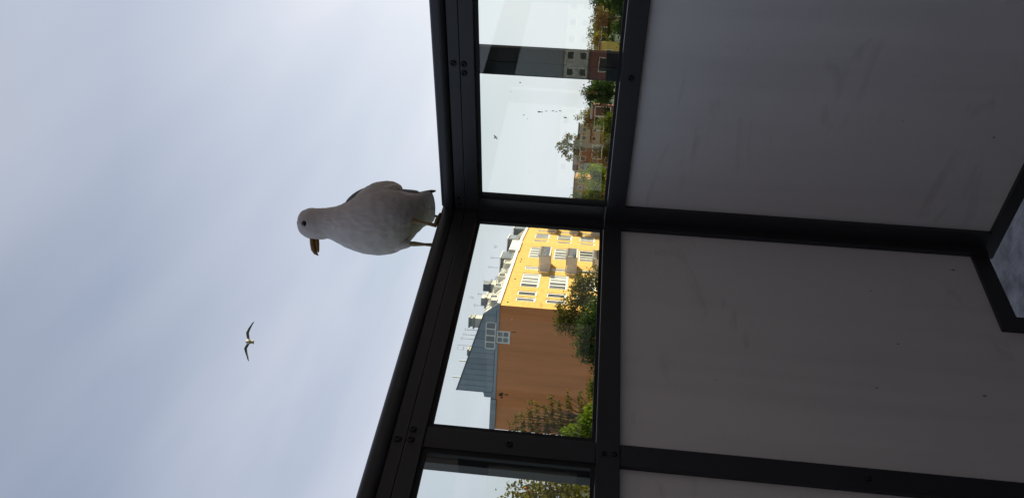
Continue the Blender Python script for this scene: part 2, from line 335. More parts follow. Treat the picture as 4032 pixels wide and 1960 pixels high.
# ------------------------------------------------------------------ setting
g = obj('ground', box(-2500, 2500, -2500, 2500, -1.0, 0.0), M['grass']); tag(g, kind='structure')
pa = obj('path', box(-140, 60, 28, 31, -0.2, 0.004), M['asphalt']); tag(pa, kind='structure')
fl = obj('balcony_floor', box(-0.42, 1.75, -3.0, 0.42, ZE - 1.16, ZE - 0.93), M['concrete']); tag(fl, kind='structure')
wl = obj('wall_right', box(1.752, 13.0, -9.0, 5.5, 0.0, ZE + 9), M['own_wall']); tag(wl, kind='structure')

wb = obj('added_shade_wall', box(-0.30, 1.750, -2.62, -2.30, ZE - 1.16, ZE + 0.75), M['shade_wall']); tag(wb, kind='structure')  # unseen wall added to darken the lower panels, low enough for sky above

# ------------------------------------------------------------------ railing
rail = thing('balcony_railing', (0, 0, ZE), 'dark grey framed balcony railing with glass strips above pale grey panels', 'railing')
Z = lambda z: ZE + z
LEND, REND = -2.26, 1.745
LB = [(-0.022, -0.546), (-0.583, -1.107), (-1.144, -1.668), (-1.705, -2.229)]
RB = [(0.031, 0.556), (0.593, 1.118), (1.155, 1.680)]
obj('corner_post', prism([(-0.0085, 0.0085), (-0.0085, -0.022), (0, -0.022), (0, 0), (0.031, 0), (0.031, 0.0085)], Z(-0.0525), Z(0.2035), lambda u, v, t: (u, v, t)), M['frame'], rail)
obj('corner_post', prism([(-0.045, 0.045), (-0.045, -0.022), (0, -0.022), (0, 0), (0.031, 0), (0.031, 0.045)], Z(-0.7895), Z(-0.0530), lambda u, v, t: (u, v, t)), M['frame'], rail)
capx = [(u - 0.0215, v) for u, v in rrect(-0.027, 0.0295, -0.0135, 0.0135, 0.011)]
# left run (plane x = 0)
obj('top_rail', bbox(-0.046, 0.0020, LEND, 0.045, Z(0.204), Z(0.2300), 0.0012), M['frame'], rail)
obj('top_rail', bbox(-0.046, 0.0010, LEND, 0.0445, Z(0.2308), Z(0.2515), 0.0012), M['frame'], rail)
obj('handrail_cap', prism([(u, v + Z(0.2655)) for u, v in capx], LEND, 0.052, lambda u, v, t: (u, t, v)), M['frame'], rail, smooth=False)
obj('mid_rail', bbox(-0.040, 0.0015, LEND, -0.0225, Z(-0.0865), Z(-0.0515), 0.0015), M['frame'], rail)
for a, b in ((-0.546, -0.583), (-1.107, -1.144), (-1.668, -1.705), (-2.229, LEND)):
    obj('mullion', bbox(-0.0085, -0.0008, b, a, Z(-0.0513), Z(0.2038), 0.0012), M['frame'], rail)
    obj('mullion', bbox(-0.040, -0.0008, b, a, Z(-0.93), Z(-0.0868), 0.0012), M['frame'], rail)
# right run (plane y = 0)
obj('top_rail', bbox(0.0025, REND, -0.0020, 0.046, Z(0.204), Z(0.2300), 0.0012), M['frame'], rail)
obj('top_rail', bbox(0.0025, REND, -0.0010, 0.046, Z(0.2308), Z(0.2515), 0.0012), M['frame'], rail)
obj('handrail_cap', prism([(-u, v + Z(0.2665)) for u, v in capx], 0.0085, REND, lambda u, v, t: (t, u, v)), M['frame'], rail)
obj('mid_rail', bbox(0.0315, REND, -0.0015, 0.040, Z(-0.0915), Z(-0.0555), 0.0015), M['frame'], rail)
for a, b in ((0.556, 0.593), (1.118, 1.155), (1.680, REND)):
    obj('mullion', bbox(a, b, 0.0008, 0.0085, Z(-0.0553), Z(0.2038), 0.0012), M['frame'], rail)
    obj('mullion', bbox(a, b, 0.0008, 0.040, Z(-0.93), Z(-0.0918), 0.0012), M['frame'], rail)
for i, (a, b) in enumerate(LB):                                     # glass, gasket, panel in each bay
    obj('glass_pane', box(-0.0092, -0.0062, b + 0.003, a - 0.003, Z(-0.049), Z(0.2015)), M['glass'], rail)
    gs = [box(-0.0105, -0.0030, b + 0.0005, b + 0.0075, Z(-0.0508), Z(0.2033)), box(-0.0105, -0.0030, a - 0.0085, a - 0.0005, Z(-0.0508), Z(0.2033)),
          box(-0.0105, -0.0030, b + 0.0080, a - 0.0090, Z(-0.0508), Z(-0.0445)), box(-0.0105, -0.0030, b + 0.0080, a - 0.0090, Z(0.1965), Z(0.2033))]
    obj('gasket', join(*gs), M['gasket'], rail)
    if i == 0:
        pp = [(a, Z(-0.087)), (b, Z(-0.087)), (b, Z(-0.90)), (-0.2265, Z(-0.90)), (-0.2265, Z(-0.7450)), (a, Z(-0.7600))]
        obj('panel', prism(pp, -0.018, -0.010, lambda u, v, t: (t, u, v)), M['panel'], rail)
        obj('notch_frame', prism([(a + 0.021, Z(-0.7595)), (-0.2260, Z(-0.7445)), (-0.2260, Z(-0.93)), (-0.1925, Z(-0.93)), (-0.1925, Z(-0.7790)), (a + 0.021, Z(-0.7900))], -0.030, -0.0035, lambda u, v, t: (t, u, v)), M['frame'], rail)
    else:
        obj('panel', box(-0.018, -0.010, b, a, Z(-0.90), Z(-0.087)), M['panel'], rail)
    obj('bottom_rail', box(-0.038, -0.004, b, a if i else -0.2270, Z(-0.93), Z(-0.9005)), M['frame'], rail)
for i, (a, b) in enumerate(RB):
    obj('glass_pane', box(a + 0.003, b - 0.003, 0.0062, 0.0092, Z(-0.053), Z(0.2015)), M['glass'], rail)
    gs = [box(a + 0.0005, a + 0.0095, 0.0030, 0.0105, Z(-0.0548), Z(0.2033)), box(b - 0.0075, b - 0.0005, 0.0030, 0.0105, Z(-0.0548), Z(0.2033)),
          box(a + 0.0100, b - 0.0080, 0.0030, 0.0105, Z(-0.0548), Z(-0.0485)), box(a + 0.0100, b - 0.0080, 0.0030, 0.0105, Z(0.1965), Z(0.2033))]
    obj('gasket', join(*gs), M['gasket'], rail)
    obj('panel', box(a, b, 0.010, 0.018, Z(-0.7900), Z(-0.092)), M['panel'], rail)
    obj('bottom_rail', bbox(a if i else -0.030, b, 0.0010, 0.030, Z(-0.8150), Z(-0.7905 if i == 0 else -0.7855), 0.001), M['frame'], rail)
# posts outside the glass
for yc in (-0.5635, -1.42, -2.15):
    p_ = obj('outer_post', bbox(-0.0605, -0.0405, yc - 0.0185, yc + 0.0185, Z(-1.05), Z(0.2515), 0.001), M['outer_post'], rail)
for xc in (0.309, 0.90, 1.45):
    p_ = obj('outer_post', bbox(xc - 0.027, xc - 0.0005, 0.048, 0.060, Z(-1.05), Z(0.2515), 0.001), M['outer_post'], rail)
    obj('outer_post', bbox(xc + 0.0005, xc + 0.027, 0.049, 0.060, Z(-1.05), Z(0.2515), 0.001), M['outer_post_warm'], rail)
# screws: dome head with a socket hole
def screw(c, ax, r=0.0058):
    n = 14; a = Vector(ax); t = Vector((0, 0, 1)); s = a.cross(t); V, Fs = [], []
    rings = ((1.0, 0.0), (0.96, 0.0016), (0.72, 0.0026), (0.42, 0.0029), (0.40, 0.0004))
    for rr_, h in rings:
        for k in range(n):
            th = 2 * math.pi * k / n; V.append(tuple(Vector(c) + (t * math.cos(th) + s * math.sin(th)) * r * rr_ + a * h))
    for i in range(len(rings) - 1):
        for k in range(n): Fs.append([i * n + k, i * n + (k + 1) % n, (i + 1) * n + (k + 1) % n, (i + 1) * n + k])
    Fs.append([(len(rings) - 1) * n + k for k in range(n)])
    return np.array(V), Fs
for y, z, off in ((-0.575, 0.2425, 0.0010), (-0.5745, 0.2230, 0.0020), (-0.556, 0.2235, 0.0020), (-0.5645, 0.077, -0.0008), (-0.566, -0.0625, 0.0015), (-0.566, -0.0780, 0.0015), (-0.5645, -0.44, -0.0008)):
    obj('screw', screw((off, y, Z(z)), (1, 0, 0), 0.0060 if z > 0 else 0.0045), M['screw'], rail, smooth=True)
for x, z, off in ((0.3245, 0.2425, -0.0010), (0.3245, 0.2235, -0.0020), (0.3070, 0.2235, -0.0020), (0.3150, -0.0735, -0.0015), (0.029, 0.2440, -0.0010), (0.014, 0.2440, -0.0010)):
    obj('screw', screw((x, off, Z(z)), (0, -1, 0), 0.0060 if x > 0.1 else 0.0036), M['screw'], rail, smooth=True)

# dried splashes on the right-hand pane
def disc(x, z, r, st=1.0):
    n = 9; ph = random.random() * 6; return np.array([(x + r * random.uniform(.6, 1.2) * math.cos(6.283 * k / n + ph), 0.0060, Z(z) + st * r * random.uniform(.6, 1.2) * math.sin(6.283 * k / n + ph)) for k in range(n)]), [list(range(n))]
sp = [(.1735, .168, .0022, 1), (.176, .1707, .0016, 1), (.1706, .1664, .0018, 1), (.1712, .1697, .0015, 1), (.233, .0867, .0016, 2.2), (.2333, .0819, .0010, 3), (.2356, .0739, .0009, 3), (.2369, .0611, .0009, 4), (.2359, .0546, .0008, 2), (.2377, .0483, .0008, 4),
      (.2248, .115, .0012, 1), (.2172, .1083, .0008, 1), (.2246, .038, .0013, 3), (.2908, .123, .0012, 1.5), (.2712, .140, .0008, 1), (.36, .1592, .0011, 1), (.0972, .1016, .0008, 1)]
tag(obj('splashes', join(*[disc(*q) for q in sp]), M['splash'], rail), kind='stuff')
# droppings on the slab edge, seen through the gap under the panels
def blob(cx, cy, rx, ry, z):
    n = 18; V = [(cx, cy, z + 0.004)]
    for k in range(n):
        t = 2 * math.pi * k / n; q = 1 + 0.45 * math.sin(3 * t + cx * 90) * random.random() + random.uniform(-.25, .25)
        V.append((cx + rx * q * math.cos(t), cy + ry * q * math.sin(t), z))
    return np.array(V), [[0, 1 + k, 1 + (k + 1) % n] for k in range(n)]
dr = obj('bird_dropping', join(blob(-0.085, -0.005, 0.020, 0.010, Z(-0.9285)), blob(-0.06, 0.012, 0.012, 0.007, Z(-0.9283)), blob(-0.10, 0.03, 0.011, 0.007, Z(-0.9281))), M['dropping'], origin=(-0.085, 0, Z(-0.93)))
tag(dr, 'white bird dropping smeared on the grey slab under the railing corner', 'dropping')

# ------------------------------------------------------------------ perched gull
GB = Vector((-0.022, -0.061, Z(0.279)))
gull = thing('perched_gull', GB, 'white gull standing on the railing corner, head turned aside', 'gull')
def G(xf, yl, z):                          # gull frame: forward runs along the rail towards the viewer, left = into the balcony
    return Vector((GB.x + yl, GB.y - xf, GB.z + z))
def loft(secs, n=22, cap=True):
    """secs: (centre xf, yl, z, half depth, half width) with rings square to the spine, spine in the sagittal plane"""
    C = [Vector((s[0], s[1], s[2])) for s in secs]; V, Fs = [], []
    for i, s in enumerate(secs):
        d = (C[min(i + 1, len(C) - 1)] - C[max(i - 1, 0)]).normalized()
        lat = Vector((0, 1, 0)); lat = (lat - d * lat.dot(d)).normalized(); dep = lat.cross(d).normalized()
        for k in range(n):
            t = 2 * math.pi * k / n
            p = C[i] + dep * (s[3] * math.cos(t)) + lat * (s[4] * math.sin(t)); V.append(tuple(G(p.x, p.y, p.z)))
    for i in range(len(secs) - 1):
        for k in range(n): Fs.append([i * n + k, i * n + (k + 1) % n, (i + 1) * n + (k + 1) % n, (i + 1) * n + k])
    if cap: Fs.append(list(range(n))[::-1]); Fs.append([(len(secs) - 1) * n + k for k in range(n)])
    return np.array(V), Fs
def subdiv(o, lv=2):
    m = o.modifiers.new('smooth', 'SUBSURF'); m.levels = lv; m.render_levels = lv; return o
HF = Vector((0.60, -0.80, 0))              # where the head looks: over its right shoulder side
HC = Vector((-0.017, 0.001, 0.268))
body = [(-0.094, 0, 0.022, 0.004, 0.042), (-0.086, 0, 0.038, 0.009, 0.043), (-0.070, 0, 0.056, 0.020, 0.044), (-0.054, 0, 0.078, 0.042, 0.060), (-0.040, 0, 0.098, 0.058, 0.074),
        (-0.028, 0, 0.125, 0.064, 0.076), (-0.016, 0, 0.155, 0.058, 0.068), (-0.010, 0, 0.182, 0.047, 0.054), (-0.010, 0, 0.206, 0.035, 0.040), (-0.013, 0, 0.228, 0.030, 0.032),
        (HC.x + .006, -0.004, 0.246, 0.032, 0.033), (HC.x + .005, -0.004, 0.262, 0.033, 0.033), (HC.x + .002, -0.002, 0.277, 0.030, 0.029), (HC.x, 0, 0.288, 0.020, 0.020), (HC.x, 0, 0.2925, 0.008, 0.008)]
gb = subdiv(obj('body', loft(body), M['feather'], gull, smooth=True), 3)
ruffle = bpy.data.textures.new('ruffle', 'CLOUDS'); ruffle.noise_scale = 0.016; ruffle.noise_depth = 3
def ruffled(o, k):
    m = o.modifiers.new('ruffle', 'DISPLACE'); m.texture = ruffle; m.strength = k; m.mid_level = 0.5; m.texture_coords = 'LOCAL'; return o
ruffled(gb, 0.0035)
for sgn in (1, -1):                         # loose white side feathers that lap over the folded wing
    fk = [(-0.012, 0.044 * sgn, 0.172, 0.014, 0.010), (-0.036, 0.055 * sgn, 0.146, 0.028, 0.019), (-0.056, 0.057 * sgn, 0.118, 0.031, 0.021), (-0.069, 0.053 * sgn, 0.096, 0.023, 0.017), (-0.077, 0.049 * sgn, 0.083, 0.009, 0.007)]
    ruffled(subdiv(obj('side_feathers', loft(fk, 16), M['feather'], gull, smooth=True), 3), 0.005)
for sgn in (1, -1):
    wing = [(-0.018, 0.044 * sgn, 0.190, 0.006, 0.005), (-0.042, 0.050 * sgn, 0.166, 0.020, 0.012), (-0.064, 0.046 * sgn, 0.136, 0.025, 0.016), (-0.081, 0.030 * sgn, 0.100, 0.020, 0.013),
            (-0.091, 0.029 * sgn, 0.072, 0.013, 0.009), (-0.097, 0.029 * sgn, 0.052, 0.008, 0.005)]
    w = subdiv(obj('wing', loft(wing, 14), M['mantle'], gull, smooth=True), 2)
    tip = [(-0.094, 0.028 * sgn, 0.060, 0.004, 0.003), (-0.099, 0.030 * sgn, 0.042, 0.005, 0.004), (-0.102, 0.032 * sgn, 0.030, 0.005, 0.003), (-0.104, 0.033 * sgn, 0.021, 0.002, 0.0015)]
    obj('wing_tip', loft(tip, 10), M['primary'], w, smooth=True)
# bill
HS = Vector((0, 0, 1)).cross(HF).normalized()
def H(f, s, z): p = HC + HF * f + HS * s + Vector((0, 0, z)); return G(p.x, p.y, p.z)
def bill(rows):
    V, Fs, n = [], [], 10
    for f, zc, hw, hh in rows:
        for k in range(n):
            t = 2 * math.pi * k / n; V.append(tuple(H(f, hw * math.cos(t), zc + hh * math.sin(t))))
    for i in range(len(rows) - 1):
        for k in range(n): Fs.append([i * n + k, i * n + (k + 1) % n, (i + 1) * n + (k + 1) % n, (i + 1) * n + k])
    Fs.append(list(range(n))[::-1]); Fs.append([(len(rows) - 1) * n + k for k in range(n)])
    return np.array(V), Fs
obj('upper_bill', bill([(0.018, -0.004, 0.0075, 0.0066), (0.034, -0.0065, 0.0068, 0.0060), (0.050, -0.0085, 0.0056, 0.0058), (0.062, -0.0115, 0.0042, 0.0060), (0.070, -0.0165, 0.0022, 0.0044), (0.0725, -0.0215, 0.0008, 0.0012)]), M['bill'], gull, smooth=True)
obj('lower_bill', bill([(0.014, -0.0145, 0.0068, 0.0042), (0.034, -0.0160, 0.0058, 0.0044), (0.050, -0.0180, 0.0048, 0.0042), (0.061, -0.0200, 0.0034, 0.0028), (0.066, -0.0210, 0.0012, 0.0010)]), M['bill'], gull, smooth=True)
for s in (1, -1):                           # the head's left side faces the viewer
    obj('eye', sphere(tuple(H(0.0075, 0.0300 * s, 0.0015)), 0.0062, 12, 8), M['eye'], gull, smooth=True)
# legs and webbed feet
def leg(top, knee, foot, toes):
    ruffled(subdiv(obj('thigh', tube([Vector(top) + Vector((0, 0, .012)), top, Vector(top).lerp(Vector(knee), .55), Vector(top).lerp(Vector(knee), .85)], [0.018, 0.016, 0.010, 0.005], 10), M['feather'], gull, smooth=True), 1), 0.004)
    lg = obj('leg', tube([top, (Vector(top) * .45 + Vector(knee) * .55), knee, Vector(knee) * .55 + Vector(foot) * .45, foot], [0.0075, 0.0050, 0.0052, 0.0030, 0.0042], 10), M['leg'], gull, smooth=True)
    f = Vector(foot); V, Fs = [], []; T = [Vector(t) for t in toes]
    gs = []
    for t in T: gs.append(tube([f + Vector((0, 0, 0.002)), f.lerp(t, .5) + Vector((0, 0, .003)), t], [0.0040, 0.0034, 0.0018], 7))
    for a, b in zip(T[:-1], T[1:]):
        V = [f + Vector((0, 0, .0018)), a + Vector((0, 0, .0006)), (a + b) / 2 * .93 + f * .07 + Vector((0, 0, .0005)), b + Vector((0, 0, .0006))]
        gs.append((np.array([tuple(p) for p in V]), [[0, 1, 2], [0, 2, 3]]))
    obj('foot', join(*gs), M['leg'], lg, smooth=True)
zt = Z(0.2790) + 0.0018
leg((-0.012, -0.030, Z(0.362)), (-0.009, -0.0385, Z(0.3300)), (-0.0030, -0.0550, zt + .001), [(0.0035, -0.022, zt - .002), (-0.008, -0.018, zt), (-0.020, -0.023, zt)])
leg((-0.055, -0.058, Z(0.362)), (-0.050, -0.0612, Z(0.3280)), (-0.0450, -0.0660, zt), [(-0.030, -0.098, zt), (-0.042, -0.103, zt), (-0.053, -0.094, zt)])

# ------------------------------------------------------------------ flying gull
FB = Vector((-14.16, 12.32, ZE + 8.39))
fg = thing('flying_gull', FB, 'small distant gull gliding across the open sky with wings spread', 'gull')
vd = (FB - CAM).normalized(); rt = vd.cross(Vector((0, 0, 1))).normalized(); up = Vector((0, 0, 1)); fw = Vector((vd.x, vd.y, 0)).normalized()
def Q(r, f, u): return FB + rt * r + fw * f + up * u
def ring(c, ar, au, n=12): return [tuple(Q(c[0] + ar * math.cos(2 * math.pi * k / n), c[1], c[2] + au * math.sin(2 * math.pi * k / n))) for k in range(n)]
rows = [(-0.20, 0.004, 0.006, -.03), (-0.17, 0.03, 0.03, -.02), (-0.10, 0.055, 0.055, -.01), (0.0, 0.068, 0.070, 0), (0.10, 0.055, 0.055, -.01), (0.18, 0.035, 0.025, -.02), (0.27, 0.055, 0.006, -.03), (0.29, 0.05, 0.003, -.03)]
V, Fs = [], []
for f, ar, au, u in rows: V += ring((0, f, u), ar, au)
for i in range(len(rows) - 1):
    for k in range(12): Fs.append([i * 12 + k, i * 12 + (k + 1) % 12, (i + 1) * 12 + (k + 1) % 12, (i + 1) * 12 + k])
Fs += [list(range(12))[::-1], [(len(rows) - 1) * 12 + k for k in range(12)]]
obj('body', (np.array(V), Fs), M['feather'], fg, smooth=True)
obj('bill', tube([Q(0, -0.19, -.03), Q(0, -0.235, -.04)], [0.012, 0.003], 6), M['bill'], fg)
for s, pts in ((1, [(0.05, 0.02), (0.14, 0.06), (0.23, 0.078), (0.34, 0.045), (0.44, 0.0), (0.53, -0.055)]), (-1, [(0.05, 0.02), (0.12, 0.055), (0.19, 0.075), (0.30, 0.035), (0.40, -0.01), (0.50, -0.05)])):
    cw = [0.11, 0.12, 0.115, 0.095, 0.07, 0.01]; V, Fs = [], []
    for (r, u), c in zip(pts, cw):
        sw = (r - 0.2) * 0.12 if r > 0.2 else (0.2 - r) * 0.15
        for f, h in ((-c * .45 + sw, 0.0), (-c * .2 + sw, 0.014), (c * .55 + sw, -0.036), (-c * .2 + sw, -0.008)): V.append(tuple(Q(s * r, f, u + h * (c / .14))))
    for i in range(len(pts) - 1):
        for k in range(4): Fs.append([i * 4 + k, i * 4 + (k + 1) % 4, (i + 1) * 4 + (k + 1) % 4, (i + 1) * 4 + k])
    Fs += [[0, 1, 2, 3], [20, 21, 22, 23]]
    w = obj('wing', (np.array(V), Fs), M['mantle'], fg, smooth=True)
    r1, u1 = pts[-2]; r2, u2 = pts[-1]
    obj('wing_tip', tube([Q(s * (r1 + (r2 - r1) * .3), 0.03, u1 + (u2 - u1) * .3), Q(s * (r2 + .012), 0.05, u2 - .012)], [0.022, 0.003], 6), M['primary'], w)

# ------------------------------------------------------------------ ochre apartment building
P0 = Vector((-50.99348705, 52.80995279, ZE))
d1 = Vector((-0.41482029, 0.90990336, 0)); n1 = Vector((0.90990336, 0.41482029, 0))
d2 = Vector((-0.49102539, 0.87114526, 0)); n2 = Vector((0.87114526, 0.49102539, 0))
S1 = 24.03; KP = P0 + d1 * S1; S2 = 25.0
def frame(P, d, n): return lambda s, o, z: P + d * s + n * o + Vector((0, 0, z))
A = frame(P0, d1, n1); B = frame(KP, d2, n2); GA = frame(P0, -n1, -d1)      # gable: s runs along it away from the corner, o = towards the viewer
def fbox(fr, s0, s1, o0, o1, z0, z1):
    return np.array([tuple(fr(*p)) for p in ((s0, o0, z0), (s1, o0, z0), (s1, o1, z0), (s0, o1, z0), (s0, o0, z1), (s1, o0, z1), (s1, o1, z1), (s0, o1, z1))]), BF
bld = thing('apartment_building', (P0.x, P0.y, 0), 'ochre apartment building with brown gable wall and grey metal roof', 'building')
def wall(fr, s0, s1, z0, z1, holes, depth=0.16):
    S = sorted({s0, s1, *[h[0] for h in holes], *[h[1] for h in holes]}); T = sorted({z0, z1, *[h[2] for h in holes], *[h[3] for h in holes]})
    V, Fs = [], []
    def q(*P):
        n = len(V); V.extend(tuple(p) for p in P); Fs.append([n, n + 1, n + 2, n + 3])
    for a, b in zip(S[:-1], S[1:]):
        for c, d in zip(T[:-1], T[1:]):
            m_, k_ = (a + b) / 2, (c + d) / 2
            if any(h[0] < m_ < h[1] and h[2] < k_ < h[3] for h in holes): continue
            q(fr(a, 0, c), fr(b, 0, c), fr(b, 0, d), fr(a, 0, d))
    for a, b, c, d in holes:
        q(fr(a, 0, c), fr(a, -depth, c), fr(a, -depth, d), fr(a, 0, d)); q(fr(b, 0, c), fr(b, -depth, c), fr(b, -depth, d), fr(b, 0, d))
        q(fr(a, 0, d), fr(b, 0, d), fr(b, -depth, d), fr(a, -depth, d)); q(fr(a, 0, c), fr(b, 0, c), fr(b, -depth, c), fr(a, -depth, c))
    return np.array(V), Fs
def window(fr, s0, s1, z0, z1, cols, parent, o=-0.10, fw_=0.11, fz=0.12, pm='pane', bars=(), rows=1):
    gs = [fbox(fr, s0, s0 + fw_ * 2.2, o - .06, o + .04, z0, z1), fbox(fr, s1 - fw_ * 2.2, s1, o - .06, o + .04, z0, z1), fbox(fr, s0 + fw_ * 2.2, s1 - fw_ * 2.2, o - .06, o + .038, z0, z0 + fz), fbox(fr, s0 + fw_ * 2.2, s1 - fw_ * 2.2, o - .06, o + .038, z1 - fz, z1)]
    a0, a1 = s0 + fw_ * 2.2, s1 - fw_ * 2.2; w_ = (a1 - a0) / cols; h_ = (z1 - z0 - 2 * fz) / rows
    for k in range(1, cols): gs.append(fbox(fr, a0 + k * w_ - fw_, a0 + k * w_ + fw_, o - .055, o + .034, z0 + fz, z1 - fz))
    for r in range(1, rows): gs.append(fbox(fr, a0, a1, o - .05, o + .03, z0 + fz + r * h_ - .05, z0 + fz + r * h_ + .05))
    gs.append(fbox(fr, s0 - .05, s1 + .05, o + .045, 0.06, z0 - .07, z0 - .002))
    w = obj('window', join(*gs), M['white'], parent)
    for k in range(cols):
        for r in range(rows):
            m_ = M[pm] if (pm != 'pane' or random.random() > 0.16) else M['pane_dark']
            obj('pane', fbox(fr, a0 + k * w_, a0 + (k + 1) * w_, o - .045, o - .025, z0 + fz + r * h_, z0 + fz + (r + 1) * h_), m_, w)
    return w
ROWS = [(3.62, 5.52), (0.67, 2.57), (-2.28, -0.38)]
ZB = -ZE
wins1 = [(1.72, 2.97, 1), (3.62, 4.98, 1), (6.35, 11.2, 4), (12.7, 14.0, 1), (17.55, 22.45, 4)]
wins2 = [(1.85, 3.0, 1), (4.25, 8.4, 4), (10.1, 11.3, 1), (14.4, 19.0, 4), (20.5, 21.7, 1)]
h1 = [(a, b, z0, z1) for z0, z1 in ROWS for a, b, c in wins1]
h2 = [(a, b, z0, z1) for z0, z1 in ROWS for a, b, c in wins2]
obj('wall', wall(A, 0.0, S1, ZB, 6.78, h1), M['ochre'], bld)
obj('wall', wall(B, 0.0, S2, ZB, 6.78, h2), M['ochre'], bld)
for z0, z1 in ROWS:
    for fr, ws in ((A, wins1), (B, wins2)):
        for a, b, c in ws: window(fr, a, b, z0, z1, c, bld)
# gable and hidden back
GW = 13.05
obj('gable_wall', wall(GA, 0.0, 9.76, ZB, 6.80, [(2.60, 3.87, 5.75, 6.80)]), M['brown'], bld)
obj('gable_wall', wall(frame(P0 - d1 * -0.05, -n1, -d1), 9.762, GW, ZB, 6.72, []), M['brown'], bld)
obj('wall', (np.array([tuple(p) for p in (GA(GW, -.05, ZB), GA(GW, -S1, ZB), GA(GW, -S1, 6.7), GA(GW, -.05, 6.7))]), [[0, 1, 2, 3]]), M['ochre'], bld)
obj('wall', (np.array([tuple(p) for p in (B(S2, 0, ZB), B(S2, -12, ZB), B(S2, -12, 8.3), B(S2, 0, 6.78))]), [[0, 1, 2, 3]]), M['ochre'], bld)
# gable window below the attic band
window(GA, 2.60, 3.87, 5.75, 6.995, 2, bld, o=-0.02, fw_=0.06, fz=0.12, pm='pane_grey', rows=2)
# eaves: white gutter board, broken into lengths
for fr, a, b in ((A, 0.0, 6.0), (A, 6.0, 12.0), (A, 12.0, 19.4), (B, 0.3, 8.0), (B, 8.0, S2)):
    obj('eaves_board', fbox(fr, a + .01, b - .01, -0.4, 0.22, 6.785, 7.10), M['white'], bld)
# white terrace parapet boards where the front bends
for k in range(5):
    a = 19.45 + k * 0.92
    obj('parapet_board', fbox(A, a, a + 0.90, -0.12, 0.26, 6.70, 7.95), M['cream'], bld)
# mansard: standing-seam sheets, each its own piece
def mans(fr, a, b, zt=8.36, run=1.06):
    return np.array([tuple(fr(*p)) for p in ((a, 0.02, 7.10), (b, 0.02, 7.10), (b, -run, zt), (a, -run, zt), (a, -.06, 7.06), (b, -.06, 7.06), (b, -run - .06, zt - .06), (a, -run - .06, zt - .06))]), BF
def seam(fr, a, zt=8.36, run=1.06):
    return np.array([tuple(fr(*p)) for p in ((a - .03, 0.01, 7.09), (a + .03, 0.01, 7.09), (a + .03, -run, zt - .01), (a - .03, -run, zt - .01), (a - .03, .09, 7.13), (a + .03, .09, 7.13), (a + .03, -run + .08, zt + .03), (a - .03, -run + .08, zt + .03))]), BF
def roof_sheet(fr, a, b):
    r_ = obj('roof_sheet', mans(fr, a + .006, b - .006), M['cream'], bld)
    obj('standing_seam', seam(fr, a), M['cream'], r_)
s_ = 0.0
while s_ < S1 - 0.5: roof_sheet(A, s_, s_ + 1.09); s_ += 1.09
s_ = 0.0
while s_ < S2 - 0.6: roof_sheet(B, s_, s_ + 1.18); s_ += 1.18
# attic windows in the mansard
for fr, sc_ in ((A, 2.3), (A, 6.1), (A, 9.7), (A, 15.0)):
    fm = obj('attic_window', join(fbox(fr, sc_ - .55, sc_ + .55, -1.0, 0.02, 7.28, 7.36), fbox(fr, sc_ - .55, sc_ - .44, -1.0, 0.02, 7.36, 7.95), fbox(fr, sc_ + .44, sc_ + .55, -1.0, 0.02, 7.36, 7.95), fbox(fr, sc_ - .58, sc_ + .58, -1.0, 0.06, 7.95, 8.03)), M['cream'], bld)
    obj('pane', fbox(fr, sc_ - .44, sc_ + .44, -.9, -.06, 7.36, 7.95), M['pane_grey'], fm)
for fr, a, b, z0, z1 in ((A, 16.4, 19.2, 7.12, 8.55), (B, 2.0, 5.5, 7.45, 8.7), (B, 11.0, 14.5, 7.2, 8.75)):
    dm = obj('dormer', fbox(fr, a, b, -1.9, -0.02, z0, z1), M['zinc_dark'], bld)
    obj('dormer_roof', fbox(fr, a - .12, b + .12, -2.0, 0.10, z1 + .002, z1 + .10), M['white'], dm)
    obj('pane', fbox(fr, a + .3, b - .3, -0.019, 0.012, z0 + .35, z1 - .2), M['pane_grey'], dm)
for sc_ in (0.35, 13.2):
    obj('vent_box', fbox(A, sc_ - .1, sc_ + .75, -0.3, 0.35, 7.12, 7.72), M['chimney'], bld)
# access rail on the roof edge
for sc_ in (10.9, 11.6): obj('roof_ladder', join(tube([A(sc_, .12, 7.1), A(sc_, -.95, 8.6)], [.03, .03], 6), tube([A(sc_, .12, 7.5), A(sc_ + .7, .12, 7.5)], [.02, .02], 5)), M['steel'], bld)
# monopitch roof with its clad gable
PROF = [(1.06, 8.38), (9.12, 10.75)]
rs = lambda g_: 8.38 + (g_ - 1.06) * (10.75 - 8.38) / (9.12 - 1.06)
rv = [GA(0.98, .06, 8.36), GA(9.16, .06, 10.77), GA(9.16, -S1, 10.77), GA(0.98, -S1, 8.36)]
rv2 = [p - Vector((0, 0, .14)) for p in rv]
roof = obj('roof', (np.array([tuple(p) for p in rv + rv2]), [(0, 1, 2, 3), (7, 6, 5, 4), (0, 4, 5, 1), (1, 5, 6, 2), (2, 6, 7, 3), (3, 7, 4, 0)]), M['zinc_dark'], bld)
k2 = [B(0, -1.0, 8.36), B(S2, -1.0, 8.36), B(S2, -9.0, 10.7), B(0, -9.0, 10.7)]
obj('roof', (np.array([tuple(p) for p in k2]), [(0, 1, 2, 3)]), M['zinc_dark'], bld)
obj('attic_back_wall', (np.array([tuple(p) for p in (GA(9.12, 0, 6.8), GA(9.12, -S1, 6.8), GA(9.12, -S1, 10.7), GA(9.12, 0, 10.7))]), [[0, 1, 2, 3]]), M['zinc'], bld)
obj('flat_roof', (np.array([tuple(p) for p in (GA(9.1, .04, 6.9), GA(GW, .04, 6.9), GA(GW, -S1, 6.9), GA(9.1, -S1, 6.9))]), [[0, 1, 2, 3]]), M['zinc_dark'], bld)
edges = [0.05, 0.95, 1.82] + [1.82 + i * (4.48 - 1.82) / 3 for i in (1, 2, 3)] + [4.48 + (9.12 - 4.48) * i / 8 for i in range(1, 9)]
